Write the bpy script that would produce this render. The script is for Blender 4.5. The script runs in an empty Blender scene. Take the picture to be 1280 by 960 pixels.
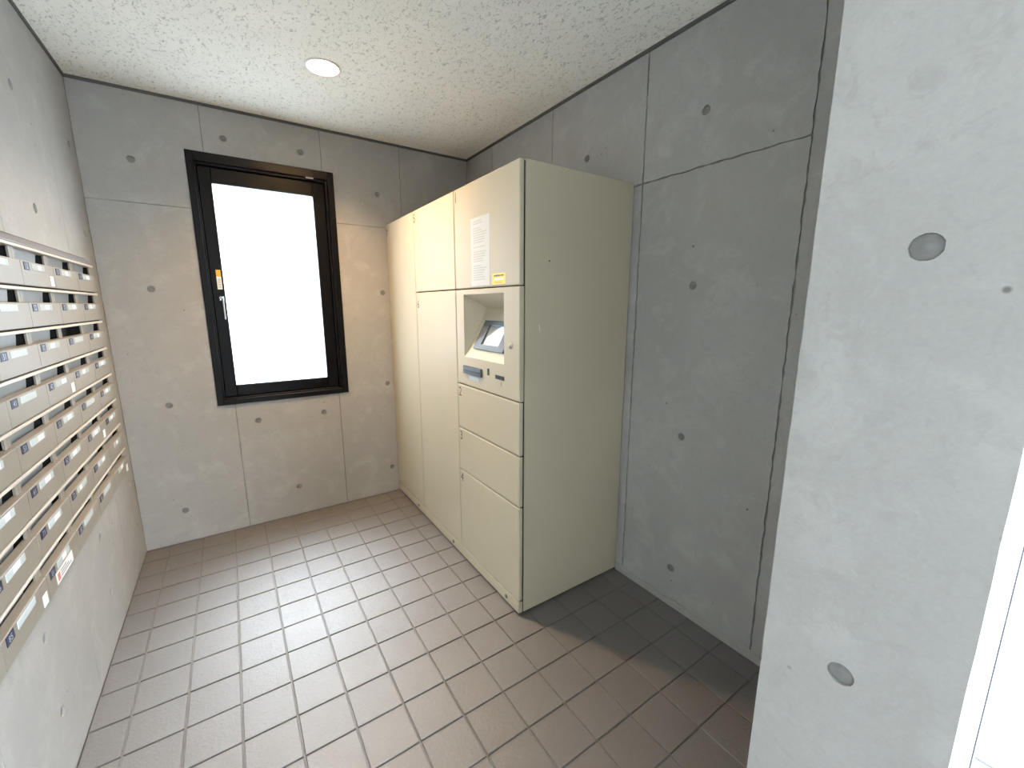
import bpy, bmesh, math, random
from mathutils import Vector, Matrix
random.seed(7)
PI = math.pi
scene = bpy.context.scene
COL = scene.collection

# ------------------------------------------------------------------ camera
F_PX = 522.66
cam_d = bpy.data.cameras.new('camera')
cam = bpy.data.objects.new('camera', cam_d)
COL.objects.link(cam)
cam_d.sensor_width = 36.0
cam_d.lens = 36.0 * F_PX / 1280.0
cam_d.clip_start = 0.01
cam.location = (0.4987, -2.8143, 1.3109)
cam.rotation_euler = (PI / 2 - 0.18559, 0, -0.59014)
scene.camera = cam

# ------------------------------------------------------------------ sky, exposure
world = bpy.data.worlds.new('sky')
scene.world = world
world.use_nodes = True
bg = world.node_tree.nodes['Background']
bg.inputs['Color'].default_value = (0.79, 0.90, 1.0, 1)      # bright overcast sky
bg.inputs['Strength'].default_value = 26.0
sun_d = bpy.data.lights.new('sun', 'SUN')
sun = bpy.data.objects.new('sun', sun_d)
COL.objects.link(sun)
sun_d.energy = 42.0
sun_d.angle = 0.02
sun_d.color = (0.84, 0.93, 1.0)
sun.location = (-2, 6, 6)
sun.rotation_euler = Vector((-0.06, -1.0, -0.90)).to_track_quat('-Z', 'Y').to_euler()   # shines on the frosted window from outside
vs = scene.view_settings
vs.view_transform = 'Standard'
vs.look = 'None'
vs.gamma = 1.0
vs.use_curve_mapping = False
vs.exposure = 0.0
DOWNLIGHT_POWER = 1950.0

# ------------------------------------------------------------------ dimensions (metres; x along the window wall, y into the room, z up)
XR = 2.0007          # right wall
H = 2.3163           # ceiling
YE = -5.6            # rear end of the hall
XC = 1.4014          # locker fronts
YN = -1.5192         # near side of the lockers
HC = 1.8207          # locker height
PX0, PX1, PY0, PY1 = 1.195, 1.50, -2.764, -2.5395   # concrete pier

# ------------------------------------------------------------------ materials
def new_mat(name):
    m = bpy.data.materials.new(name)
    m.use_nodes = True
    nt = m.node_tree
    return m, nt, nt.nodes['Principled BSDF']

def plain(name, col, rough=0.5, metal=0.0, spec=0.5, emit=None, estr=0.0):
    m, nt, b = new_mat(name)
    b.inputs['Base Color'].default_value = (*col, 1)
    b.inputs['Roughness'].default_value = rough
    b.inputs['Metallic'].default_value = metal
    b.inputs['Specular IOR Level'].default_value = spec
    if emit:
        b.inputs['Emission Color'].default_value = (*emit, 1)
        b.inputs['Emission Strength'].default_value = estr
    return m

def N(nt, t, **kw):
    n = nt.nodes.new(t)
    for k, v in kw.items():
        setattr(n, k, v)
    return n

def noise(nt, vec, scale, detail=4, rough=0.55, dist=0.0):
    n = N(nt, 'ShaderNodeTexNoise')
    n.inputs['Scale'].default_value = scale
    n.inputs['Detail'].default_value = detail
    n.inputs['Roughness'].default_value = rough
    n.inputs['Distortion'].default_value = dist
    nt.links.new(vec, n.inputs['Vector'])
    return n.outputs['Fac']

def ramp(nt, fac, stops):
    r = N(nt, 'ShaderNodeValToRGB')
    e = r.color_ramp.elements
    while len(e) < len(stops):
        e.new(0.5)
    for el, (p, c) in zip(e, stops):
        el.position = p
        el.color = (c, c, c, 1) if isinstance(c, (int, float)) else (*c, 1)
    nt.links.new(fac, r.inputs['Fac'])
    return r.outputs['Color']

def mix(nt, a, b, fac, mode='MIX'):
    m = N(nt, 'ShaderNodeMix', data_type='RGBA', blend_type=mode)
    for sock, v in ((m.inputs[0], fac), (m.inputs[6], a), (m.inputs[7], b)):
        if hasattr(v, 'is_output'):
            nt.links.new(v, sock)
        elif isinstance(v, tuple):
            sock.default_value = (*v, 1)
        else:
            sock.default_value = v
    return m.outputs[2]

def world_pos(nt):
    g = N(nt, 'ShaderNodeNewGeometry')
    return g.outputs['Position']

def bump(nt, b, height, strength, dist):
    n = N(nt, 'ShaderNodeBump')
    n.inputs['Strength'].default_value = strength
    n.inputs['Distance'].default_value = dist
    nt.links.new(height, n.inputs['Height'])
    nt.links.new(n.outputs['Normal'], b.inputs['Normal'])

def concrete(name, base, mottle=0.10):
    m, nt, b = new_mat(name)
    p = world_pos(nt)
    big = noise(nt, p, 1.6, 5, 0.6)
    mid = noise(nt, p, 7.0, 6, 0.65, 0.6)
    fine = noise(nt, p, 160.0, 3, 0.6)
    c = mix(nt, base, tuple(v * (1 - 1.3 * mottle) for v in base), ramp(nt, big, [(0.35, 0), (0.7, 1)]))
    lightc = tuple(min(1, v * (1 + mottle)) for v in base)
    c = mix(nt, c, lightc, ramp(nt, mid, [(0.5, 0), (0.68, 0.75)]))
    cloud = noise(nt, p, 26.0, 5, 0.7, 1.0)
    c = mix(nt, c, tuple(v * (1 - 1.2 * mottle) for v in base), ramp(nt, cloud, [(0.52, 0), (0.66, 0.7)]))
    c = mix(nt, c, (0.5, 0.5, 0.5), ramp(nt, fine, [(0.3, 0.12), (0.7, 0.0)]), 'MULTIPLY')
    v = N(nt, 'ShaderNodeTexVoronoi')
    v.inputs['Scale'].default_value = 15.0
    nt.links.new(p, v.inputs['Vector'])
    gate = ramp(nt, noise(nt, p, 4.0, 2), [(0.50, 0), (0.62, 1)])
    pit = ramp(nt, v.outputs['Distance'], [(0.035, 1), (0.075, 0)])
    pit = mix(nt, pit, gate, 1.0, 'MULTIPLY')
    c = mix(nt, c, tuple(v_ * 0.3 for v_ in base), pit)
    nt.links.new(c, b.inputs['Base Color'])
    b.inputs['Roughness'].default_value = 0.62
    b.inputs['Specular IOR Level'].default_value = 0.3
    h = mix(nt, mid, fine, 0.25)
    h = mix(nt, h, (0, 0, 0), pit)
    bump(nt, b, h, 0.25, 0.004)
    return m

MAT = {}
MAT['concrete'] = concrete('fair_faced_concrete', (0.375, 0.368, 0.350))
MAT['joint'] = concrete('concrete_joint', (0.20, 0.195, 0.185))
MAT['plug'] = concrete('tie_hole_mortar', (0.21, 0.21, 0.20))
MAT['cement'] = concrete('cement_skirting', (0.36, 0.35, 0.33))

def tile_mat(name, base):
    m, nt, b = new_mat(name)
    p = world_pos(nt)
    oi = N(nt, 'ShaderNodeObjectInfo')
    c = mix(nt, tuple(v * 0.90 for v in base), tuple(v * 1.10 for v in base), oi.outputs['Random'])
    n1 = noise(nt, p, 95.0, 4, 0.6, 0.5)
    c = mix(nt, c, tuple(v * 0.75 for v in base), ramp(nt, n1, [(0.3, 0.6), (0.6, 0)]))
    n2 = noise(nt, p, 2.5, 4)
    c = mix(nt, c, tuple(v * 0.78 for v in base), ramp(nt, n2, [(0.4, 0.5), (0.65, 0)]))
    nt.links.new(c, b.inputs['Base Color'])
    b.inputs['Roughness'].default_value = 0.58
    b.inputs['Specular IOR Level'].default_value = 1.0
    b.inputs['Coat Weight'].default_value = 1.0
    b.inputs['Coat IOR'].default_value = 1.75
    b.inputs['Coat Roughness'].default_value = 0.58
    bump(nt, b, n1, 0.7, 0.004)
    return m

MAT['tile'] = tile_mat('glazed_floor_tile', (0.104, 0.092, 0.090))
MAT['grout'] = plain('grout', (0.17, 0.162, 0.155), 0.6)
MAT['out_joint'] = plain('paving_joint', (0.03, 0.03, 0.032), 0.9)
MAT['out_tile'] = tile_mat('pale_outdoor_tile', (0.62, 0.62, 0.60))
MAT['ground'] = plain('outdoor_ground', (0.30, 0.30, 0.295), 0.9)

def ceiling_mat():
    m, nt, b = new_mat('rockwool_ceiling')
    p = world_pos(nt)
    mp = N(nt, 'ShaderNodeMapping')
    mp.inputs['Scale'].default_value = (1.0, 0.55, 1.0)
    mp.inputs['Rotation'].default_value = (0, 0, 0.5)
    nt.links.new(p, mp.inputs['Vector'])
    n1 = noise(nt, mp.outputs['Vector'], 88.0, 3, 0.5, 1.4)
    n2 = noise(nt, p, 1.7, 3)
    wormy = ramp(nt, n1, [(0.355, 1), (0.43, 0)])
    c = mix(nt, (0.90, 0.89, 0.83), (0.60, 0.59, 0.54), wormy)
    c = mix(nt, c, (0.74, 0.73, 0.68), ramp(nt, n2, [(0.45, 0), (0.7, 0.4)]))
    nt.links.new(c, b.inputs['Base Color'])
    b.inputs['Roughness'].default_value = 0.9
    b.inputs['Specular IOR Level'].default_value = 0.1
    h = ramp(nt, n1, [(0.30, 0), (0.46, 1)])
    bump(nt, b, h, 0.45, 0.003)
    return m
MAT['ceiling'] = ceiling_mat()

def painted(name, base, rough, vary=0.06, nscale=2.0):
    m, nt, b = new_mat(name)
    p = world_pos(nt)
    n = noise(nt, p, nscale, 4)
    c = mix(nt, base, tuple(v * (1 - vary) for v in base), ramp(nt, n, [(0.4, 0), (0.65, 1)]))
    nt.links.new(c, b.inputs['Base Color'])
    b.inputs['Roughness'].default_value = rough
    return m
MAT['cream'] = painted('cream_enamel', (0.51, 0.46, 0.345), 0.50)
MAT['cream_inside'] = painted('cream_niche', (0.66, 0.60, 0.46), 0.45)
MAT['gap'] = plain('painted_gap_shade', (0.02, 0.018, 0.016), 0.9)  # near-black, stands in for shade in the locker gaps
MAT['number'] = plain('number_ink', (0.06, 0.05, 0.04), 0.6)
MAT['tan'] = painted('champagne_metal', (0.265, 0.240, 0.20), 0.45, 0.04, 5.0)
MAT['tan_light'] = painted('pale_metal_rail', (0.62, 0.58, 0.51), 0.35, 0.04, 5.0)
MAT['flap'] = painted('grey_flap_metal', (0.25, 0.26, 0.26), 0.35, 0.15, 9.0)
MAT['cap'] = plain('grey_cap_metal', (0.26, 0.26, 0.28), 0.45, 0.2)
MAT['dark'] = plain('painted_void_shade', (0.012, 0.012, 0.012), 0.9)  # near-black painted for the shade inside mailbox slots and gaps
MAT['navy'] = plain('navy_plate', (0.020, 0.026, 0.060), 0.45, 0.0, 0.3)
MAT['white'] = plain('white_paper', (0.80, 0.82, 0.82), 0.55)
MAT['digit'] = plain('pale_digit', (0.42, 0.46, 0.56), 0.5)
MAT['strip'] = plain('pale_blue_name_strip', (0.56, 0.64, 0.66), 0.2)
MAT['red'] = plain('pale_red_print', (0.65, 0.22, 0.2), 0.6)
MAT['ink'] = plain('grey_print', (0.30, 0.31, 0.34), 0.6)
MAT['paper_film'] = plain('clear_film_notice', (0.60, 0.63, 0.63), 0.6)
MAT['faint_ink'] = plain('faint_print', (0.45, 0.48, 0.50), 0.6)
MAT['yellow'] = plain('yellow_sticker', (0.85, 0.68, 0.02), 0.45)
MAT['sash'] = plain('dark_bronze_aluminium', (0.0022, 0.0017, 0.002), 0.36, 0.0, 0.18)
MAT['chrome'] = plain('chrome', (0.75, 0.75, 0.75), 0.2, 1.0)
MAT['steel'] = plain('brushed_steel', (0.45, 0.44, 0.42), 0.35, 1.0)
MAT['dark_steel'] = plain('dark_steel', (0.16, 0.15, 0.14), 0.4, 0.6)
MAT['bezel'] = plain('slate_bezel', (0.085, 0.095, 0.115), 0.35)
MAT['printer'] = plain('blue_grey_plastic', (0.06, 0.075, 0.105), 0.35)
MAT['black'] = plain('black_plastic', (0.008, 0.008, 0.009), 0.4)
MAT['screen'] = plain('screen', (0.20, 0.23, 0.25), 0.08, 0, 0.8)
MAT['trim'] = plain('dark_reveal', (0.085, 0.085, 0.08), 0.7)
MAT['darkened_frame'] = plain('darkened_door_frame', (0.030, 0.030, 0.042), 0.5)  # pale frame darkened so it reads against blown-out daylight
MAT['lamp_ring'] = plain('white_enamel', (0.82, 0.80, 0.76), 0.4)
MAT['lamp'] = plain('lit_diffuser', (1, 1, 1), 0.5, emit=(1.0, 0.63, 0.30), estr=DOWNLIGHT_POWER)
MAT['bounce_cut'] = plain('bounce_cutting_dark', (0.10, 0.085, 0.075), 0.5)  # dark tone put on the unseen rear wall to cut bounced light
MAT['orange'] = plain('orange_print', (0.75, 0.42, 0.03), 0.5)

# frosted window pane: light from the sky passes through it scattered
mp_, nt_, b_ = new_mat('frosted_glass')
tr = N(nt_, 'ShaderNodeBsdfTranslucent')
tr.inputs['Color'].default_value = (0.27, 0.29, 0.295, 1)
gl = N(nt_, 'ShaderNodeBsdfRefraction')
gl.inputs['Color'].default_value = (0.62, 0.64, 0.65, 1)
gl.inputs['Roughness'].default_value = 0.8
gl.inputs['IOR'].default_value = 1.4
mx = N(nt_, 'ShaderNodeMixShader')
mx.inputs[0].default_value = 0.5
nt_.links.new(tr.outputs[0], mx.inputs[1])
nt_.links.new(gl.outputs[0], mx.inputs[2])
nt_.links.new(mx.outputs[0], nt_.nodes['Material Output'].inputs['Surface'])
MAT['frosted'] = mp_

# ------------------------------------------------------------------ mesh helpers
def finish(name, bm, mats, parent=None, smooth=False):
    me = bpy.data.meshes.new(name)
    bmesh.ops.recalc_face_normals(bm, faces=bm.faces[:])
    if smooth:
        for f in bm.faces:
            f.smooth = True
    bm.to_mesh(me)
    bm.free()
    if not isinstance(mats, (list, tuple)):
        mats = [mats]
    for k in mats:
        me.materials.append(MAT[k])
    return link(name, me, parent)

def link(name, me, parent=None):
    o = bpy.data.objects.new(name, me)
    COL.objects.link(o)
    if parent is not None:
        o.parent = parent
    return o

def tag(o, label, cat, group=None, kind=None):
    o['label'] = label
    o['category'] = cat
    if group:
        o['group'] = group
    if kind:
        o['kind'] = kind
    return o

def thing(name, label, cat, loc=(0, 0, 0), group=None):
    o = bpy.data.objects.new(name, None)
    COL.objects.link(o)
    o.location = loc
    o.empty_display_size = 0.05
    return tag(o, label, cat, group)

def box(bm, x0, x1, y0, y1, z0, z1, bev=0.0, seg=1, mi=0):
    t = bmesh.new()
    vs_ = [t.verts.new((x, y, z)) for z in (z0, z1) for y in (y0, y1) for x in (x0, x1)]
    for f in ((0, 2, 3, 1), (4, 5, 7, 6), (0, 1, 5, 4), (2, 6, 7, 3), (0, 4, 6, 2), (1, 3, 7, 5)):
        t.faces.new([vs_[i] for i in f])
    if bev:
        bmesh.ops.bevel(t, geom=t.edges[:] + t.verts[:], offset=bev, segments=seg, profile=0.5, affect='EDGES')
    for f in t.faces:
        f.material_index = mi
    merge(bm, t)

def merge(bm, t):
    me = bpy.data.meshes.new('tmp')
    t.to_mesh(me)
    t.free()
    bm.from_mesh(me)
    bpy.data.meshes.remove(me)

def quad(bm, pts, mi=0):
    f = bm.faces.new([bm.verts.new(p) for p in pts])
    f.material_index = mi
    return f

def prism(bm, poly, axis, a, b, mi=0):
    """poly: 2-D points in the two axes other than `axis`, extruded from a to b"""
    def mk(p, v):
        q = list(p)
        q.insert(axis, v)
        return q
    A = [bm.verts.new(mk(p, a)) for p in poly]
    B = [bm.verts.new(mk(p, b)) for p in poly]
    n = len(poly)
    fs = [bm.faces.new(A[::-1]), bm.faces.new(B)]
    for i in range(n):
        fs.append(bm.faces.new((A[i], A[(i + 1) % n], B[(i + 1) % n], B[i])))
    for f in fs:
        f.material_index = mi

def lathe(bm, prof, M, n=24, mi=0):
    """profile (r, h) turned round local z; M places it"""
    rings = []
    for r, h in prof:
        if r < 1e-6:
            rings.append([bm.verts.new(M @ Vector((0, 0, h)))])
        else:
            rings.append([bm.verts.new(M @ Vector((r * math.cos(2 * PI * i / n), r * math.sin(2 * PI * i / n), h))) for i in range(n)])
    for a, b in zip(rings, rings[1:]):
        for i in range(n):
            j = (i + 1) % n
            if len(a) == 1 and len(b) > 1:
                f = bm.faces.new((a[0], b[i], b[j]))
            elif len(b) == 1 and len(a) > 1:
                f = bm.faces.new((a[i], b[0], a[j]))
            elif len(a) > 1:
                f = bm.faces.new((a[i], b[i], b[j], a[j]))
            else:
                continue
            f.material_index = mi

def holed_plate(bm, outer, holes, depth, hole_depth, to3):
    """plate in 2-D (u, v): front face with holes, rims folded back; to3(u, v, d) -> point"""
    def loop(pts):
        vsx = [bm.verts.new(to3(u, v, 0)) for u, v in pts]
        es = [bm.edges.new((vsx[i], vsx[(i + 1) % len(vsx)])) for i in range(len(vsx))]
        return vsx, es
    loops = [(outer, depth)] + [(h, hole_depth) for h in holes]
    edges = []
    made = []
    for pts, d in loops:
        v_, e_ = loop(pts)
        edges += e_
        made.append((v_, pts, d))
    bmesh.ops.triangle_fill(bm, use_beauty=True, use_dissolve=False, edges=edges)
    for v_, pts, d in made:
        back = [bm.verts.new(to3(u, v, d)) for u, v in pts]
        n = len(pts)
        for i in range(n):
            bm.faces.new((v_[i], v_[(i + 1) % n], back[(i + 1) % n], back[i]))

def circle2(u, v, r, n=18, irr=0.0):
    return [(u + r * (1 + random.uniform(-irr, irr)) * math.cos(2 * PI * i / n), v + r * (1 + random.uniform(-irr, irr)) * math.sin(2 * PI * i / n)) for i in range(n)]

def rough_loop(poly, g, step=0.045, jit=0.0010):
    """axis-aligned polygon (counter-clockwise) shrunk by g, edges slightly ragged"""
    n = len(poly)
    sh = []
    for i in range(n):
        p, a, b = Vector(poly[i]), Vector(poly[i - 1]), Vector(poly[(i + 1) % n])
        d1 = (p - a).normalized()
        d2 = (b - p).normalized()
        n1 = Vector((-d1.y, d1.x))
        n2 = Vector((-d2.y, d2.x))
        sh.append(p + g * (n1 + n2) if abs(d1.dot(d2)) < 0.5 else p + g * n1)
    out = []
    for i in range(n):
        p, q = sh[i], sh[(i + 1) % n]
        k = max(1, int((q - p).length / step))
        d = (q - p).normalized()
        nn = Vector((-d.y, d.x))
        for j in range(k):
            pt = p.lerp(q, j / k)
            if j:
                pt = pt + nn * random.uniform(-jit, jit * 0.6)
            out.append((pt.x, pt.y))
    return out

HR = 0.0165
TH = 0.006          # relief of the formwork panels
def clad(wall, panels, holes, to3, M_of, gap=0.0018, jit=0.0010):
    """formwork panels as children of a wall, each with its own tie holes; mortar plugs in the holes"""
    for poly in panels:
        us = [p[0] for p in poly]
        vs2 = [p[1] for p in poly]
        inside = []
        for (u, v) in holes:
            if point_in(poly, u, v):
                inside.append(circle2(u, v, HR, 18, 0.03))
        bm = bmesh.new()
        holed_plate(bm, rough_loop(poly, gap, 0.022 if jit > 0.002 else 0.045, jit), inside, TH, TH, to3)
        finish('concrete_panel', bm, 'concrete', wall)
    for (u, v) in holes:
        if not any(point_in(p, u, v) for p in panels):
            continue
        bm = bmesh.new()
        r = HR * 0.985
        lathe(bm, [(0, 0.0015), (r * 0.42, 0.0012), (r * 0.5, 0.0), (r * 0.8, 0.0002), (r, -0.0008)], M_of(u, v), 18)
        finish('tie_hole_plug', bm, 'plug', wall, True)

def point_in(poly, u, v):
    c = False
    n = len(poly)
    for i in range(n):
        (x1, y1), (x2, y2) = poly[i], poly[i - 1]
        if (y1 > v) != (y2 > v) and u < (x2 - x1) * (v - y1) / (y2 - y1) + x1:
            c = not c
    return c

def rect(a, b, c, d):
    return [(a, c), (b, c), (b, d), (a, d)]

# digits and letters as flat meshes
_glyph = {}
def text_mesh(s):
    if s not in _glyph:
        cu = bpy.data.curves.new('t', 'FONT')
        cu.body = s
        cu.size = 1.0
        cu.resolution_u = 3
        cu.align_x = 'CENTER'
        cu.align_y = 'CENTER'
        o = bpy.data.objects.new('t', cu)
        COL.objects.link(o)
        bpy.context.view_layer.update()
        me = bpy.data.meshes.new_from_object(o.evaluated_get(bpy.context.evaluated_depsgraph_get()))
        bpy.data.objects.remove(o)
        bpy.data.curves.remove(cu)
        _glyph[s] = ([v.co.copy() for v in me.vertices], [tuple(p.vertices) for p in me.polygons])
        bpy.data.meshes.remove(me)
    return _glyph[s]

def add_text(bm, s, w, h, fn, mi=0):
    """text s fitted into w x h, fn(u, v) -> 3-D point"""
    vs_, fs = text_mesh(s)
    x0, x1 = min(v.x for v in vs_), max(v.x for v in vs_)
    y0, y1 = min(v.y for v in vs_), max(v.y for v in vs_)
    k = h / (y1 - y0)
    kx = min(k, w / (x1 - x0))
    nv = [bm.verts.new(fn((v.x - (x0 + x1) / 2) * kx, (v.y - (y0 + y1) / 2) * k)) for v in vs_]
    for f in fs:
        try:
            bm.faces.new([nv[i] for i in f]).material_index = mi
        except ValueError:
            pass

# ================================================================== THE SETTING
# ---- floor: grout bed with separate tiles
P = 0.15
TX, TY = 0.1031, -0.1316
bm = bmesh.new()
box(bm, 0.0, 2.2, -2.70, 0.0, -0.12, -0.005)
box(bm, 0.0, PX1, YE, -2.70, -0.12, -0.005)
floor = tag(finish('floor', bm, 'grout'), 'floor of small square beige glazed tiles with grey grout', 'floor', kind='structure')
xs = [0.0] + [TX + P * i for i in range(14) if TX + P * i < XR - 0.01] + [XR]
ys = [0.0]
y = TY
while y > YE:
    ys.append(y)
    y -= P
ys.append(YE)
G = 0.0028
tile_cache = {}
def tile_mesh(w, d):
    k = (round(w, 4), round(d, 4))
    if k not in tile_cache:
        b = bmesh.new()
        e = 0.0016
        lo = [(-w / 2, -d / 2), (w / 2, -d / 2), (w / 2, d / 2), (-w / 2, d / 2)]
        A = [b.verts.new((x, y_, -0.006)) for x, y_ in lo]
        B = [b.verts.new((x, y_, -e)) for x, y_ in lo]
        C_ = [b.verts.new((x - math.copysign(e, x), y_ - math.copysign(e, y_), 0)) for x, y_ in lo]
        for i in range(4):
            j = (i + 1) % 4
            b.faces.new((A[i], A[j], B[j], B[i]))
            b.faces.new((B[i], B[j], C_[j], C_[i]))
        b.faces.new(C_)
        me = bpy.data.meshes.new('tile')
        b.to_mesh(me)
        b.free()
        me.materials.append(MAT['tile'])
        tile_cache[k] = me
    return tile_cache[k]
far_bm = bmesh.new()
for i in range(len(xs) - 1):
    for j in range(len(ys) - 1):
        x0, x1, y1, y0 = xs[i], xs[i + 1], ys[j], ys[j + 1]
        w, d = x1 - x0 - 2 * G, y1 - y0 - 2 * G
        cx, cy = (x0 + x1) / 2, (y0 + y1) / 2
        hidden_under = x0 > XC + 0.08 and y0 > YN + 0.08
        if w < 0.01 or d < 0.01 or (y0 < -2.78 and x1 > PX1 + 0.01):
            continue
        if y0 > -2.70 and not hidden_under:
            t = link('tile', tile_mesh(w, d), floor)
            t.location = (cx, cy, random.uniform(-0.0004, 0.0003))
        elif not hidden_under:
            box(far_bm, x0 + G, x1 - G, y0 + G, y1 - G, -0.006, 0.0)
o = finish('tile_field', far_bm, 'tile', floor)
o['kind'] = 'stuff'

# ---- ground outside the entrance, paved with pale tiles
bm = bmesh.new()
box(bm, PX1, 9.0, -11.0, -2.70, -0.12, -0.008)
box(bm, 2.2, 9.0, -2.70, 9.0, -0.12, -0.008)
box(bm, -4.0, 2.2, 0.2, 9.0, -0.12, -0.008)
ground = tag(finish('ground', bm, 'ground'), 'bright paved ground outside the entrance', 'ground', kind='structure')
bm = bmesh.new()
box(bm, 2.2, 4.2, -3.0, -2.25, -0.010, -0.006)
finish('joint_bed', bm, 'out_joint', ground)
for i in range(16):
    bm = bmesh.new()
    x1 = 2.2908 + 0.1221 * i
    x0 = max(x1 - 0.1221, 2.20)
    box(bm, x0 + 0.006, x1 - 0.006, -2.995, -2.255, -0.009, 0.0)
    finish('paving_tile', bm, 'out_tile', ground)

# ---- ceiling with dark shadow-gap trims
LX, LY, LR = 0.945, -0.688, 0.074
bm = bmesh.new()
box(bm, 0.0, 2.2, -2.70, 0.0, H + 0.14, H + 0.2)
holed_plate(bm, rect(0.0, 2.2, -2.70, 0.0), [circle2(LX, LY, LR - 0.008, 40)], 0.145, 0.12, lambda u, v, d: (u, v, H + d))
box(bm, 0.0, PX1, YE, -2.70, H, H + 0.2)
tag(finish('ceiling', bm, 'ceiling'), 'off-white ceiling with fine wormhole texture', 'ceiling', kind='structure')
for k, (a, b, c, d, s) in enumerate(((0.0, 0.006, YE, 0.0, 'mailbox wall'), (XR - 0.006, XR, PY1, 0.0, 'wall behind the lockers'), (0.006, XR - 0.006, -0.004, 0.0, 'window wall'))):
    bm = bmesh.new()
    box(bm, a, b, c, d, H - 0.014, H + 0.002)
    tag(finish('trim_%d' % (k + 1), bm, 'trim'), 'thin dark ceiling edge trim along the ' + s, 'trim', kind='structure')

# ---- window wall
WX0, WX1, WZ0, WZ1 = 0.3995, 1.1, 0.7575, 2.083
JX = (0.479, 1.041, 1.511)
JZ = 1.803
bm = bmesh.new()
for a in ((-0.2, WX0, 0, H), (WX1, 2.2, 0, H), (WX0, WX1, 0, WZ0), (WX0, WX1, WZ1, H)):
    box(bm, a[0], a[1], TH, 0.2, a[2] - 0.1 * (a[2] == 0), a[3] + 0.1 * (a[3] == H))
wall_back = tag(finish('wall_back', bm, 'joint'), 'fair-faced concrete wall with the dark framed window', 'wall', kind='structure')
pan = [
    [(0, 0), (JX[0], 0), (JX[0], WZ0), (WX0, WZ0), (WX0, JZ), (0, JZ)],
    [(0, JZ), (WX0, JZ), (WX0, WZ1), (JX[0], WZ1), (JX[0], H), (0, H)],
    rect(JX[0], JX[1], 0, WZ0), rect(JX[0], JX[1], WZ1, H),
    [(JX[1], 0), (JX[2], 0), (JX[2], JZ), (WX1, JZ), (WX1, WZ0), (JX[1], WZ0)],
    [(WX1, JZ), (JX[2], JZ), (JX[2], H), (JX[1], H), (JX[1], WZ1), (WX1, WZ1)],
    rect(JX[2], XR, 0, JZ), rect(JX[2], XR, JZ, H)]
hb = [(0.188, z) for z in (2.0, 1.393, 0.787, 0.186)] + [(1.359, z) for z in (2.0, 1.393, 0.787, 0.184)] + [(0.571, 2.167), (0.935, 2.168), (0.582, 0.643), (0.942, 0.644), (0.7607, 0.1845)]
clad(wall_back, pan, hb, lambda u, v, d: (u, d, v), lambda u, v: Matrix.Translation((u, 0.0042, v)) @ Matrix.Rotation(PI / 2, 4, 'X'))

# ---- right wall
bm = bmesh.new()
box(bm, XR + TH, 2.2, PY1, TH, -0.1, H + 0.1)
wall_right = tag(finish('wall_right', bm, 'joint'), 'fair-faced concrete wall behind the parcel lockers', 'wall', kind='structure')
JY = (0.0, -0.342, -0.953, -1.558, -2.181, PY1)
pan = []
for i in range(5):
    for a, b in ((0, 1.812), (1.812, H)):
        pan.append(rect(JY[i + 1], JY[i], a, b) if i < 4 else None)
pan = [p for p in pan if p] + [rect(JY[5], JY[4], 0, H)]
hr = [(yy, z) for yy in (-0.61, -1.2174, -1.826) for z in (2.0, 1.387, 0.778, 0.177)]
clad(wall_right, pan, hr, lambda u, v, d: (XR + d, u, v), lambda u, v: Matrix.Translation((XR + 0.0042, u, v)) @ Matrix.Rotation(-PI / 2, 4, 'Y'), gap=0.0034, jit=0.0030)

# ---- left wall with the recess for the mailboxes
MW, MH, NC, NR = 0.2755, 0.12, 6, 8
MY0 = -0.185                    # end of the bank beside the window wall
MY1 = MY0 - NC * MW
MZ1 = 1.484
MZ0 = MZ1 - NR * MH
CAPZ = 1.513
bm = bmesh.new()
box(bm, -0.3, -TH, YE, MY1, -0.1, H + 0.1)
box(bm, -0.3, -TH, MY0, TH, -0.1, H + 0.1)
box(bm, -0.3, -TH, MY1, MY0, -0.1, MZ0)
box(bm, -0.3, -TH, MY1, MY0, CAPZ, H + 0.1)
box(bm, -0.3, -0.2, MY1, MY0, MZ0, CAPZ)
wall_left = tag(finish('wall_left', bm, 'joint'), 'fair-faced concrete wall with the mailboxes let into it', 'wall', kind='structure')
jl = (0.0, -0.395, -0.995, -1.60, -2.20, -2.80, -3.40, -4.0, -4.6, YE)
pan = []
for i in range(len(jl) - 1):
    a, b = jl[i + 1], jl[i]
    if a >= MY1 and b <= MY0:
        pan += [rect(a, b, 0, MZ0), rect(a, b, CAPZ, H)]
    elif b > MY0:
        pan.append([(a, 0), (b, 0), (b, H), (a, H), (a, CAPZ), (MY0, CAPZ), (MY0, MZ0), (a, MZ0)])
    elif a < MY1 < b:
        pan.append([(a, 0), (b, 0), (b, MZ0), (MY1, MZ0), (MY1, CAPZ), (b, CAPZ), (b, H), (a, H)])
    else:
        pan.append(rect(a, b, 0, H))
hl = []
for yy in (-0.10, -0.70, -1.30):
    hl += [(yy, 2.0), (yy, 1.63), (yy, 0.43), (yy, 0.195)]
hl += [(yy, z) for yy in (-2.0, -2.6, -3.2, -3.8) for z in (2.0, 1.39, 0.785, 0.18)]
clad(wall_left, pan, hl, lambda u, v, d: (-d, u, v), lambda u, v: Matrix.Translation((-0.0042, u, v)) @ Matrix.Rotation(PI / 2, 4, 'Y'), gap=0.0010, jit=0.0006)

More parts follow.
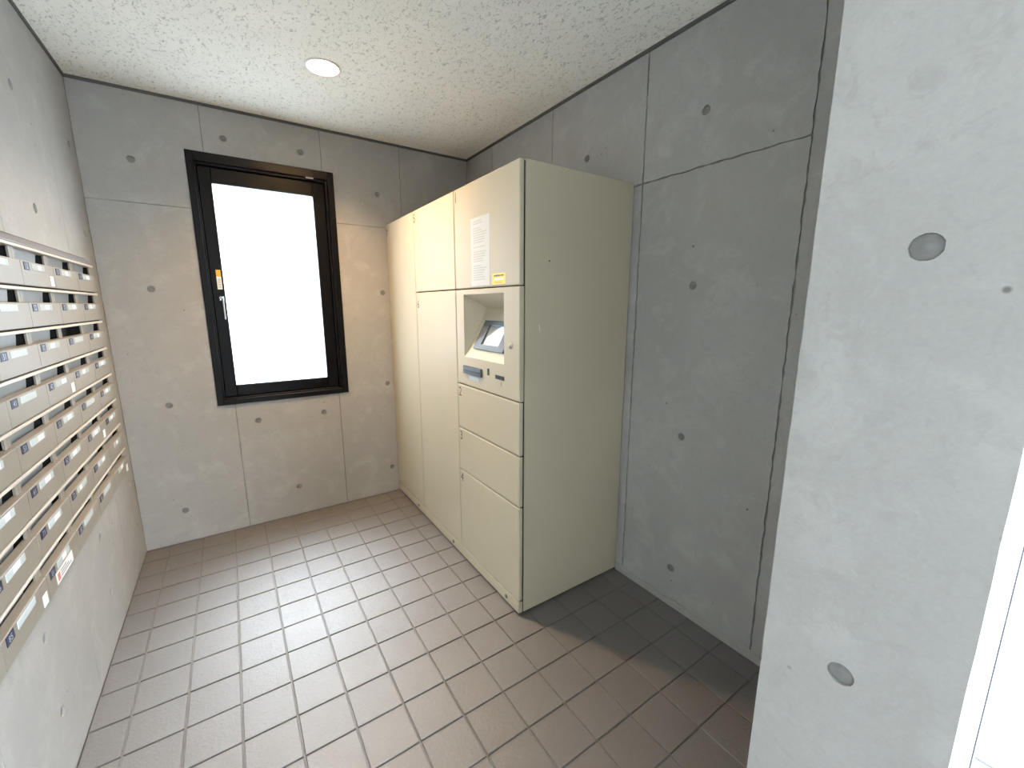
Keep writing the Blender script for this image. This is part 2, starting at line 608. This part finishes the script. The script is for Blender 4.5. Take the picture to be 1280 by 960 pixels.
# ---- concrete pier and the wall that closes the alcove
bm = bmesh.new()
box(bm, PX0 + TH, PX1, PY0, PY1, -0.1, H + 0.1)
box(bm, PX1, 2.2, -2.70, PY1, -0.1, H + 0.1)
wall_pier = tag(finish('wall_pier', bm, 'concrete'), 'pale concrete end of the wall beside the entrance', 'wall', kind='structure')
clad(wall_pier, [rect(PY0, PY1, 0, H)], [(-2.658, 1.379), (-2.646, 0.776), (-2.65, 1.99), (-2.65, 0.18)], lambda u, v, d: (PX0 + d, u, v), lambda u, v: Matrix.Translation((PX0 + 0.0042, u, v)) @ Matrix.Rotation(-PI / 2, 4, 'Y'), gap=0.0, jit=0.0006)
# ---- hall behind the camera: rear wall, darkened to cut bounce, and the side beyond the entrance opening
OY0 = -5.2
bm = bmesh.new()
box(bm, -0.3, PX1, YE - 0.2, YE, -0.1, H + 0.1)
tag(finish('wall_rear', bm, 'bounce_cut'), 'unseen rear wall of the entrance hall, darkened to cut bounced light', 'wall', kind='structure')
bm = bmesh.new()
box(bm, PX1 - 0.15, PX1, YE, OY0, -0.1, H + 0.1)
box(bm, PX1 - 0.15, PX1, OY0, PY0, H - 0.12, H + 0.1)
tag(finish('wall_entrance', bm, 'concrete'), 'concrete wall round the open entrance', 'wall', kind='structure')

# ---- pale jamb of the entrance, coloured near black to show in the glare
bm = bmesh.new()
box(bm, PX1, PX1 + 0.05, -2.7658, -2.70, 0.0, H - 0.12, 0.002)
tag(finish('trim_5', bm, 'darkened_frame'), 'slim metal door jamb of the entrance beside the concrete pier', 'trim', kind='structure')
# ---- cement skirting at the foot of the right wall
bm = bmesh.new()
n = 24
for side in (0,):
    pts = []
    for i in range(n + 1):
        yy = PY1 + (YN - PY1 - 0.0) * i / n
        pts.append((yy, 0.030 + 0.010 * math.sin(i * 1.7) * random.random()))
    for i in range(n):
        (ya, za), (yb, zb) = pts[i], pts[i + 1]
        quad(bm, [(XR - 0.006, ya, 0.0), (XR - 0.006, yb, 0.0), (XR - 0.004, yb, zb), (XR - 0.004, ya, za)])
        quad(bm, [(XR - 0.004, ya, za), (XR - 0.004, yb, zb), (XR + 0.001, yb, zb + 0.004), (XR + 0.001, ya, za + 0.004)])
tag(finish('baseboard_right', bm, 'cement'), 'low ragged cement skirting under the right concrete wall', 'skirting', kind='structure')

# ---- window
win = thing('window_1', 'dark bronze framed window with frosted glass', 'window', ((WX0 + WX1) / 2, 0, WZ0))
win['kind'] = 'structure'
def wl(x, y_, z):      # world -> local of the window empty
    return x - (WX0 + WX1) / 2, y_, z - WZ0
OX, OZ = (WX0 + WX1) / 2, WZ0
def wbox(bm, x0, x1, y0, y1, z0, z1, bev=0.0, mi=0):
    box(bm, x0 - OX, x1 - OX, y0, y1, z0 - OZ, z1 - OZ, bev, 1, mi)
def ring(bm, x0, x1, z0, z1, wl_, wr, wb, wt, y0, y1, bev):
    wbox(bm, x0, x0 + wl_, y0, y1, z0, z1, bev)
    wbox(bm, x1 - wr, x1, y0, y1, z0, z1, bev)
    wbox(bm, x0 + wl_, x1 - wr, y0, y1, z0, z0 + wb, bev)
    wbox(bm, x0 + wl_, x1 - wr, y0, y1, z1 - wt, z1, bev)
bm = bmesh.new()
ring(bm, WX0, WX1, WZ0, WZ1, 0.030, 0.034, 0.030, 0.045, -0.010, 0.09, 0.002)
ring(bm, WX0 + 0.030, WX1 - 0.034, WZ0 + 0.030, WZ1 - 0.045, 0.008, 0.014, 0.008, 0.012, 0.008, 0.09, 0.0015)
ring(bm, WX0 + 0.036, WX1 - 0.046, WZ0 + 0.036, WZ1 - 0.055, 0.03, 0.03, 0.03, 0.03, 0.078, 0.10, 0.0)
finish('window_frame', bm, 'sash', win)
SX0, SX1, SZ0, SZ1 = WX0 + 0.040, WX1 - 0.05, WZ0 + 0.040, WZ1 - 0.059
bm = bmesh.new()
ring(bm, SX0, SX1, SZ0, SZ1, 0.058, 0.064, 0.064, 0.078, 0.030, 0.075, 0.003)
sash = finish('sash', bm, 'sash', win)
bm = bmesh.new()
px0, px1, pz0, pz1 = SX0 + 0.05 - OX, SX1 - 0.056 - OX, SZ0 + 0.055 - OZ, SZ1 - 0.07 - OZ
quad(bm, [(px0, 0.051, pz0), (px1, 0.051, pz0), (px1, 0.051, pz1), (px0, 0.051, pz1)])
finish('pane', bm, 'frosted', win)
bm = bmesh.new()
wbox(bm, 0.466, 0.488, 0.0285, 0.0295, 1.398, 1.502, 0, 0)
wbox(bm, 0.466, 0.488, 0.028, 0.0286, 1.466, 1.502, 0, 1)
for i in range(6):
    wbox(bm, 0.470, 0.484, 0.028, 0.0286, 1.405 + 0.009 * i, 1.408 + 0.009 * i, 0, 2)
o = finish('warning_sticker', bm, ['white', 'orange', 'ink'], win)
o['label'] = 'white and orange warning sticker'
bm = bmesh.new()
wbox(bm, 0.466, 0.490, 0.010, 0.031, 1.335, 1.360, 0.003, 0)
wbox(bm, 0.478, 0.488, 0.000, 0.012, 1.330, 1.350, 0.003, 0)
wbox(bm, 0.480, 0.488, 0.002, 0.010, 1.235, 1.335, 0.002, 1)
o = finish('handle', bm, ['chrome', 'steel'], win)
o['label'] = 'chrome window latch handle'
bm = bmesh.new()
wbox(bm, 0.948, 0.990, -0.0115, -0.0095, 2.030, 2.040, 0.0005)
finish('maker_plate', bm, 'steel', win)

# ================================================================== THINGS
# ---- recessed downlight
dl = thing('downlight', 'lit round recessed downlight in the textured ceiling', 'downlight', (LX, LY, H))
I4 = Matrix.Identity(4)
bm = bmesh.new()
lathe(bm, [(LR, 0.0), (LR, -0.003), (LR - 0.003, -0.005), (LR - 0.010, -0.005), (LR - 0.012, -0.002), (LR - 0.012, 0.002)], I4, 40)
finish('trim_ring', bm, 'lamp_ring', dl, True)
bm = bmesh.new()
lathe(bm, [(LR - 0.0125, 0.0), (LR - 0.018, 0.020), (LR - 0.026, 0.042), (LR - 0.030, 0.050)], I4, 40)
finish('reflector', bm, 'lamp_ring', dl, True)
bm = bmesh.new()
lathe(bm, [(0, 0.044), (LR - 0.045, 0.046), (LR - 0.0305, 0.0495)], I4, 40)
finish('lens', bm, 'lamp', dl, True)

# ---- parcel lockers
DT = 0.020
def digit_on(parent, s, yc, zc, h=0.044, w=0.03):
    bm = bmesh.new()
    add_text(bm, s, w, h, lambda u, v: (XC - 0.0006, yc - u, zc + v))
    return finish('number', bm, 'number', parent)

def slab(name, y0, y1, z0, z1, parent, r=0.005):
    bm = bmesh.new()
    box(bm, XC, XC + DT, y0, y1, z0, z1, r, 3)
    o = finish(name, bm, 'cream', parent, False)
    return o

PLZ = 0.066
NY0, NY1, NZ0, NZ1 = -1.409, -1.069, 1.077, 1.360      # opening of the screen niche
NXB, NZB = 0.125, 1.300
def cabinet(label, y0, y1, niche=False):
    c = thing('parcel_locker', label, 'locker', (0, 0, 0), 'parcel lockers along the wall')
    bm = bmesh.new()
    def around(xa, xb, ya_, yb_, za_, zb_):
        if not niche:
            box(bm, xa, xb, ya_, yb_, za_, zb_)
            return
        m_ = 0.006
        box(bm, xa, xb, ya_, yb_, za_, NZ0 - m_)
        box(bm, xa, xb, ya_, yb_, NZ1 + m_, zb_)
        box(bm, xa, xb, ya_, NY0 - m_, NZ0 - m_, NZ1 + m_)
        box(bm, xa, xb, NY1 + m_, yb_, NZ0 - m_, NZ1 + m_)
    xs_ = XC + 0.16 if niche else XC + DT + 0.006
    box(bm, xs_, XR - 0.008, y0 + 0.001, y1 - 0.001, 0.012, HC, 0.0)
    if niche:
        around(XC + DT + 0.006, xs_, y0 + 0.001, y1 - 0.001, 0.012, HC)
    finish('body', bm, 'cream', c)
    bm = bmesh.new()
    around(XC + 0.010, XC + DT + 0.008, y0 + 0.006, y1 - 0.006, 0.014, HC - 0.006)  # dark sheet behind the doors paints the shade in their gaps
    finish('door_gap_shade', bm, 'gap', c)
    bm = bmesh.new()
    box(bm, XC + 0.05, XR - 0.03, y0 + 0.02, y1 - 0.02, 0.0, 0.014)
    finish('base', bm, 'gap', c)
    pl = slab('plinth', y0 + 0.0015, y1 - 0.0015, 0.011, PLZ - 0.003, c, 0.003)
    bm = bmesh.new()
    lathe(bm, [(0, 0.004), (0.006, 0.004), (0.0065, 0.003), (0.0085, 0.003), (0.0095, 0.0)], Matrix.Translation((XC, y0 + 0.098, 0.036)) @ Matrix.Rotation(-PI / 2, 4, 'Y'), 16)
    finish('lock', bm, 'dark_steel', pl, True)
    return c

B = (YN, -0.9885, -0.4800, -0.003)
g = 0.0021
# near unit
c1 = cabinet('cream parcel locker with the touch screen panel and doors one to four', B[0], B[1], True)
bm = bmesh.new()
lathe(bm, [(0, 0.0006), (0.003, 0.0004), (0.0035, 0.0)], Matrix.Translation((1.539, B[0] + 0.001, 1.478)) @ Matrix.Rotation(PI / 2, 4, 'X'), 10)
finish('dent', bm, 'number', c1)
bm = bmesh.new()
quad(bm, [(1.4915, B[0] + 0.0006, 1.238), (1.4945, B[0] + 0.0006, 1.240), (1.4965, B[0] + 0.0006, 1.212), (1.4950, B[0] + 0.0006, 1.211)])
finish('scratch', bm, 'white', c1)
ya, yb = B[0] + g, B[1] - g
Z1, Z2, Z3, Z4 = 1.3835, 0.939, 0.7165, 0.4965
d = slab('door', ya, yb, Z1 + g, HC, c1)
digit_on(d, '1', B[1] - 0.022, 1.785)
bm = bmesh.new()       # notice in a clear sleeve
xf = XC - 0.0008
quad(bm, [(xf, -1.148, 1.394), (xf, -1.305, 1.394), (xf, -1.305, 1.672), (xf, -1.148, 1.672)])
zz = 1.655
rr = random.Random(3)
while zz > 1.41:
    wln = rr.uniform(0.06, 0.115)
    if rr.random() > 0.15:
        quad(bm, [(xf - 0.0003, -1.17, zz), (xf - 0.0003, -1.17 - wln, zz), (xf - 0.0003, -1.17 - wln, zz + 0.004), (xf - 0.0003, -1.17, zz + 0.004)], 1)
    zz -= 0.0095
o = finish('notice', bm, ['paper_film', 'faint_ink'], d)
o['label'] = 'pale printed notice'
bm = bmesh.new()
quad(bm, [(xf, -1.328, 1.394), (xf, -1.421, 1.394), (xf, -1.421, 1.436), (xf, -1.328, 1.436)])
def bar(bm, a, b, z0, z1, mi):
    quad(bm, [(xf - 0.0003, a, z0), (xf - 0.0003, b, z0), (xf - 0.0003, b, z1), (xf - 0.0003, a, z1)], mi)
bar(bm, -1.338, -1.352, 1.4245, 1.430, 1)
bar(bm, -1.354, -1.366, 1.4235, 1.431, 1)
bar(bm, -1.368, -1.384, 1.4245, 1.4305, 1)
bar(bm, -1.387, -1.410, 1.425, 1.430, 1)
bar(bm, -1.338, -1.408, 1.4095, 1.4185, 2)
for i in range(4):
    bar(bm, -1.346 - 0.014 * i, -1.357 - 0.014 * i, 1.3975, 1.4045, 3)
o = finish('warning_sticker', bm, ['yellow', 'number', 'white', 'orange'], d)
o['label'] = 'yellow sticker with black print'
for nm, za, zb, s in (('door', Z3 + g, Z2 - g, '2'), ('door', Z4 + g, Z3 - g, '3'), ('door', PLZ + g, Z4 - g, '4')):
    d = slab(nm, ya, yb, za, zb, c1)
    digit_on(d, s, B[1] - 0.026, zb - 0.036)
# control panel with a sloping niche
bm = bmesh.new()
za, zb = Z2 + g, Z1 - g
rad = 0.004
def t3(u, v, dd):
    return (XC + dd, u, v)
holed_plate(bm, rect(ya + rad, yb - rad, za + rad, zb - rad), [rect(NY0, NY1, NZ0, NZ1)], 0.0, 0.002, t3)
prev = [(ya + rad, za + rad), (yb - rad, za + rad), (yb - rad, zb - rad), (ya + rad, zb - rad)]
px_ = XC
for off, dx in ((rad * 0.6, rad * 0.25), (rad, rad), (rad, DT)):
    cur = [(ya + rad - off, za + rad - off), (yb - rad + off, za + rad - off), (yb - rad + off, zb - rad + off), (ya + rad - off, zb - rad + off)]
    for i in range(4):
        j = (i + 1) % 4
        quad(bm, [(px_, *prev[i]), (px_, *prev[j]), (XC + dx, *cur[j]), (XC + dx, *cur[i])])
    prev, px_ = cur, XC + dx
panel = finish('control_panel', bm, 'cream', c1)
bm = bmesh.new()
A0, A1, A2 = (XC, NZ0), (XC + NXB, NZB), (XC, NZ1)
for p, q in ((A0, A1), (A1, A2)):
    quad(bm, [(p[0], NY0, p[1]), (p[0], NY1, p[1]), (q[0], NY1, q[1]), (q[0], NY0, q[1])])
for yy in (NY0, NY1):
    quad(bm, [(A0[0], yy, A0[1]), (A1[0], yy, A1[1]), (A2[0], yy, A2[1])])
finish('niche', bm, 'cream_inside', panel)
# display lying on the slope
slope = Vector((NXB, 0, NZB - NZ0)).normalized()
nrm = Vector((-slope.z, 0, slope.x))
base = Vector((XC, 0, NZ0))
def on_slope(yv, s, h):
    q = base + slope * s + nrm * h
    return (q.x, yv, q.z)
def slope_box(bm, y0, y1, s0, s1, h0, h1, mi=0):
    v = [bm.verts.new(on_slope(yv, s, h)) for h in (h0, h1) for s in (s0, s1) for yv in (y0, y1)]
    for f in ((0, 2, 3, 1), (4, 5, 7, 6), (0, 1, 5, 4), (2, 6, 7, 3), (0, 4, 6, 2), (1, 3, 7, 5)):
        bm.faces.new([v[i] for i in f]).material_index = mi
bm = bmesh.new()
s0, s1, by0, by1 = 0.044, 0.186, -1.374, -1.124
w_ = 0.024
slope_box(bm, by0, by1, s0, s0 + w_, 0.0, 0.010)
slope_box(bm, by0, by1, s1 - w_ * 0.9, s1, 0.0, 0.010)
slope_box(bm, by1 - 0.056, by1, s0 + w_, s1 - w_ * 0.9, 0.0, 0.010)
slope_box(bm, by0, by0 + 0.050, s0 + w_, s1 - w_ * 0.9, 0.0, 0.010)
finish('screen_bezel', bm, 'bezel', panel)
bm = bmesh.new()
slope_box(bm, by0 + 0.048, by1 - 0.054, s0 + w_ - 0.002, s1 - w_ * 0.9 + 0.002, 0.0005, 0.004)
finish('touch_screen', bm, 'screen', panel)
# printer slot, coin slot, card slot, keyhole
bm = bmesh.new()
box(bm, XC - 0.010, XC + 0.004, -1.232, -1.066, 0.999, 1.035, 0.002, 1, 0)
box(bm, XC - 0.0115, XC - 0.009, -1.222, -1.078, 1.013, 1.018, 0, 1, 1)
finish('receipt_slot', bm, ['printer', 'black'], panel)
bm = bmesh.new()
box(bm, XC - 0.0015, XC + 0.004, -1.292, -1.276, 1.016, 1.045, 0.0005, 1, 0)
finish('coin_slot', bm, 'black', panel)
bm = bmesh.new()
box(bm, XC - 0.0015, XC + 0.004, -1.411, -1.342, 1.010, 1.027, 0.0005, 1, 0)
finish('card_slot', bm, 'black', panel)
bm = bmesh.new()
quad(bm, [(XC - 0.0006, -1.385, 0.985), (XC - 0.0006, -1.393, 0.985), (XC - 0.0006, -1.393, 1.001), (XC - 0.0006, -1.385, 1.001)])
finish('card_mark', bm, 'ink', panel)
bm = bmesh.new()
quad(bm, [(XC - 0.0006, -1.11, 0.972), (XC - 0.0006, -1.20, 0.972), (XC - 0.0006, -1.20, 0.990), (XC - 0.0006, -1.11, 0.990)])
finish('receipt_label', bm, 'paper_film', panel)
bm = bmesh.new()
lathe(bm, [(0, 0.005), (0.007, 0.005), (0.0075, 0.004), (0.011, 0.004), (0.012, 0.0)], Matrix.Translation((XC, -1.457, 1.157)) @ Matrix.Rotation(-PI / 2, 4, 'Y'), 20)
finish('keyhole', bm, 'steel', panel, True)

# middle unit
c2 = cabinet('cream parcel locker with doors five and six', B[1], B[2])
d = slab('door', B[1] + g, B[2] - g, Z1 + g, HC, c2)
digit_on(d, '5', B[2] - 0.022, 1.780)
d = slab('door', B[1] + g, B[2] - g, PLZ + g, Z1 - g, c2)
digit_on(d, '6', B[2] - 0.032, 1.318)
# far unit
c3 = cabinet('cream parcel locker with one tall door seven beside the window wall', B[2], B[3])
d = slab('door', B[2] + g, B[3] - g, PLZ + g, HC, c3)
digit_on(d, '7', B[3] - 0.022, 1.765)

# ---- mailboxes
row_w = ['top row', 'second row from the top', 'third row from the top', 'fourth row from the top', 'fourth row from the bottom', 'third row from the bottom', 'second row from the bottom', 'bottom row']
col_w = ['first', 'second', 'third', 'fourth', 'fifth', 'sixth']
XF = 0.022
def mesh_of(fn, mats):
    bm = bmesh.new()
    fn(bm)
    o = finish('proto', bm, mats)
    me = o.data
    bpy.data.objects.remove(o)
    return me
W = MW
def b_body(bm):                      # case let into the wall; local origin bottom far corner, y runs to -W
    e = 0.0006
    box(bm, 0.0045, 0.009, -0.018, -e, 0.074, 0.1105)
    box(bm, 0.0045, 0.009, -W + e, -W + 0.018, 0.074, 0.1105)
    box(bm, -0.19, 0.004, -W + e, -e, 0.004, 0.060)
def b_void(bm):  # near-black block and lining paint in the slot's inner shade
    box(bm, -0.19, -0.030, -W + 0.001, -0.001, 0.062, 0.1105)
    box(bm, -0.031, 0.004, -0.0015, -0.0009, 0.062, 0.1105)
    box(bm, -0.031, 0.000, -W + 0.001, -0.001, 0.060, 0.063)
def b_rail(bm):
    box(bm, -0.19, 0.021, -W + 0.0009, -0.0009, 0.1108, 0.1195, 0.001)
def b_flap(bm):
    prism(bm, [(-0.003, 0.1105), (-0.001, 0.1105), (-0.006, 0.066), (-0.008, 0.066)], 1, -W + 0.0185, -0.050)
def b_door(bm):
    z0, z1 = 0.0045, 0.0755
    prism(bm, [(0.007, z0), (XF - 0.001, z0), (XF, z0 + 0.0015), (XF, z1 - 0.0015), (XF - 0.0015, z1), (0.001, z1 + 0.001), (0.001, z1 - 0.004), (0.007, z1 - 0.006)], 1, -W + 0.0011, -0.0011)
def b_gap(bm):  # dark bar paints the shade in the gap under the door
    box(bm, 0.0, 0.012, -W + 0.003, -0.003, -0.0005, 0.0055)
def b_strip(bm):
    box(bm, XF - 0.0004, XF + 0.0012, -W + 0.083, -W + 0.190, 0.0515, 0.0705, 0.0004)
ME = {'body': mesh_of(b_body, ['tan']), 'slot_shade_block': mesh_of(b_void, ['dark']), 'rail': mesh_of(b_rail, ['tan_light']), 'flap': mesh_of(b_flap, ['flap']), 'door': mesh_of(b_door, ['tan']), 'gap_shade_bar': mesh_of(b_gap, ['dark']), 'name_strip': mesh_of(b_strip, ['strip'])}
def plate(parent, s, pos):
    bm = bmesh.new()
    x = XF + 0.0010
    y0, y1, z0, z1 = -W + 0.022, -W + 0.062, 0.0495, 0.0720
    box(bm, XF - 0.0004, x, y0, y1, z0, z1)
    add_text(bm, s, 0.029, 0.0150, lambda u, v: (x + 0.0003, (y0 + y1) / 2 + u, (z0 + z1) / 2 + v), 1)
    return finish('number_plate', bm, ['navy', 'digit'], parent)
def label_rect(name, parent, y0, y1, z0, z1, mats, deco=None):
    bm = bmesh.new()
    box(bm, XF - 0.0004, XF + 0.0008, y0, y1, z0, z1)
    if deco:
        deco(bm)
    return finish(name, bm, mats, parent)
sticker = {(0, 2), (3, 2), (5, 1), (7, 0), (7, 4)}
rs = random.Random(11)
for r in range(NR):
    for c in range(NC):
        extra = ''
        if (r, c) == (2, 1):
            extra = ' without slot flap'
        elif (r, c) == (7, 3):
            extra = ' with white notice'
        elif (r, c) in sticker:
            extra = ' with white sticker'
        lab = 'beige mailbox%s, %s, %s from the window wall' % (extra, row_w[r], col_w[c])
        m = thing('mailbox', lab, 'mailbox', (0.0, MY0 - c * MW, MZ1 - (r + 1) * MH), 'wall mailboxes')
        for part in ('body', 'slot_shade_block', 'rail', 'flap', 'door', 'gap_shade_bar'):
            if part == 'flap' and (r, c) == (2, 1):
                continue
            q = link(part, ME[part], m)
            if part == 'flap':
                q.rotation_euler = (0, 0, 0)
                q.location = (rs.uniform(-0.0015, 0.001), 0, 0)
            if part == 'door':
                door = q
        link('name_strip', ME['name_strip'], door)
        if not (r == 7 and c == 0) and not (r == 6 and c == 0):
            plate(door, '%d%d' % (r + 1, (4, 3, 2, 1, 5, 6)[c]), None)
        ins = rs.uniform(0.10, 0.14)
        wl2 = rs.uniform(0.022, 0.045)
        if rs.random() < 0.85:
            o = label_rect('name_card', door, -W + ins, -W + ins + wl2, 0.0545, 0.0685, ['white'])
            o.location.x = 0.0010
        if (r, c) in sticker:
            label_rect('sticker', door, -0.047, -0.016, 0.010, 0.042, ['white'])
        if (r, c) == (7, 3):
            def deco(bm):
                x = XF + 0.0011
                for k in range(3):
                    a, b_ = -W + 0.095, -W + 0.185 - 0.02 * k
                    quad(bm, [(x, a, 0.020 + 0.0075 * k), (x, b_, 0.020 + 0.0075 * k), (x, b_, 0.0235 + 0.0075 * k), (x, a, 0.0235 + 0.0075 * k)], 1)
                quad(bm, [(x, -W + 0.068, 0.018), (x, -W + 0.088, 0.018), (x, -W + 0.088, 0.040), (x, -W + 0.068, 0.040)], 2)
            label_rect('notice', door, -W + 0.060, -W + 0.205, 0.012, 0.046, ['white', 'ink', 'red'], deco)
# cap strip over the bank
bm = bmesh.new()
prism(bm, [(-0.19, MZ1 + 0.0005), (0.021, MZ1 + 0.0005), (0.021, MZ1 + 0.003), (0.001, CAPZ - 0.001), (-0.19, CAPZ - 0.001)], 1, MY1, MY0)
tag(finish('trim_4', bm, 'cap'), 'sloping grey metal cap strip above the mailboxes', 'trim', kind='structure')
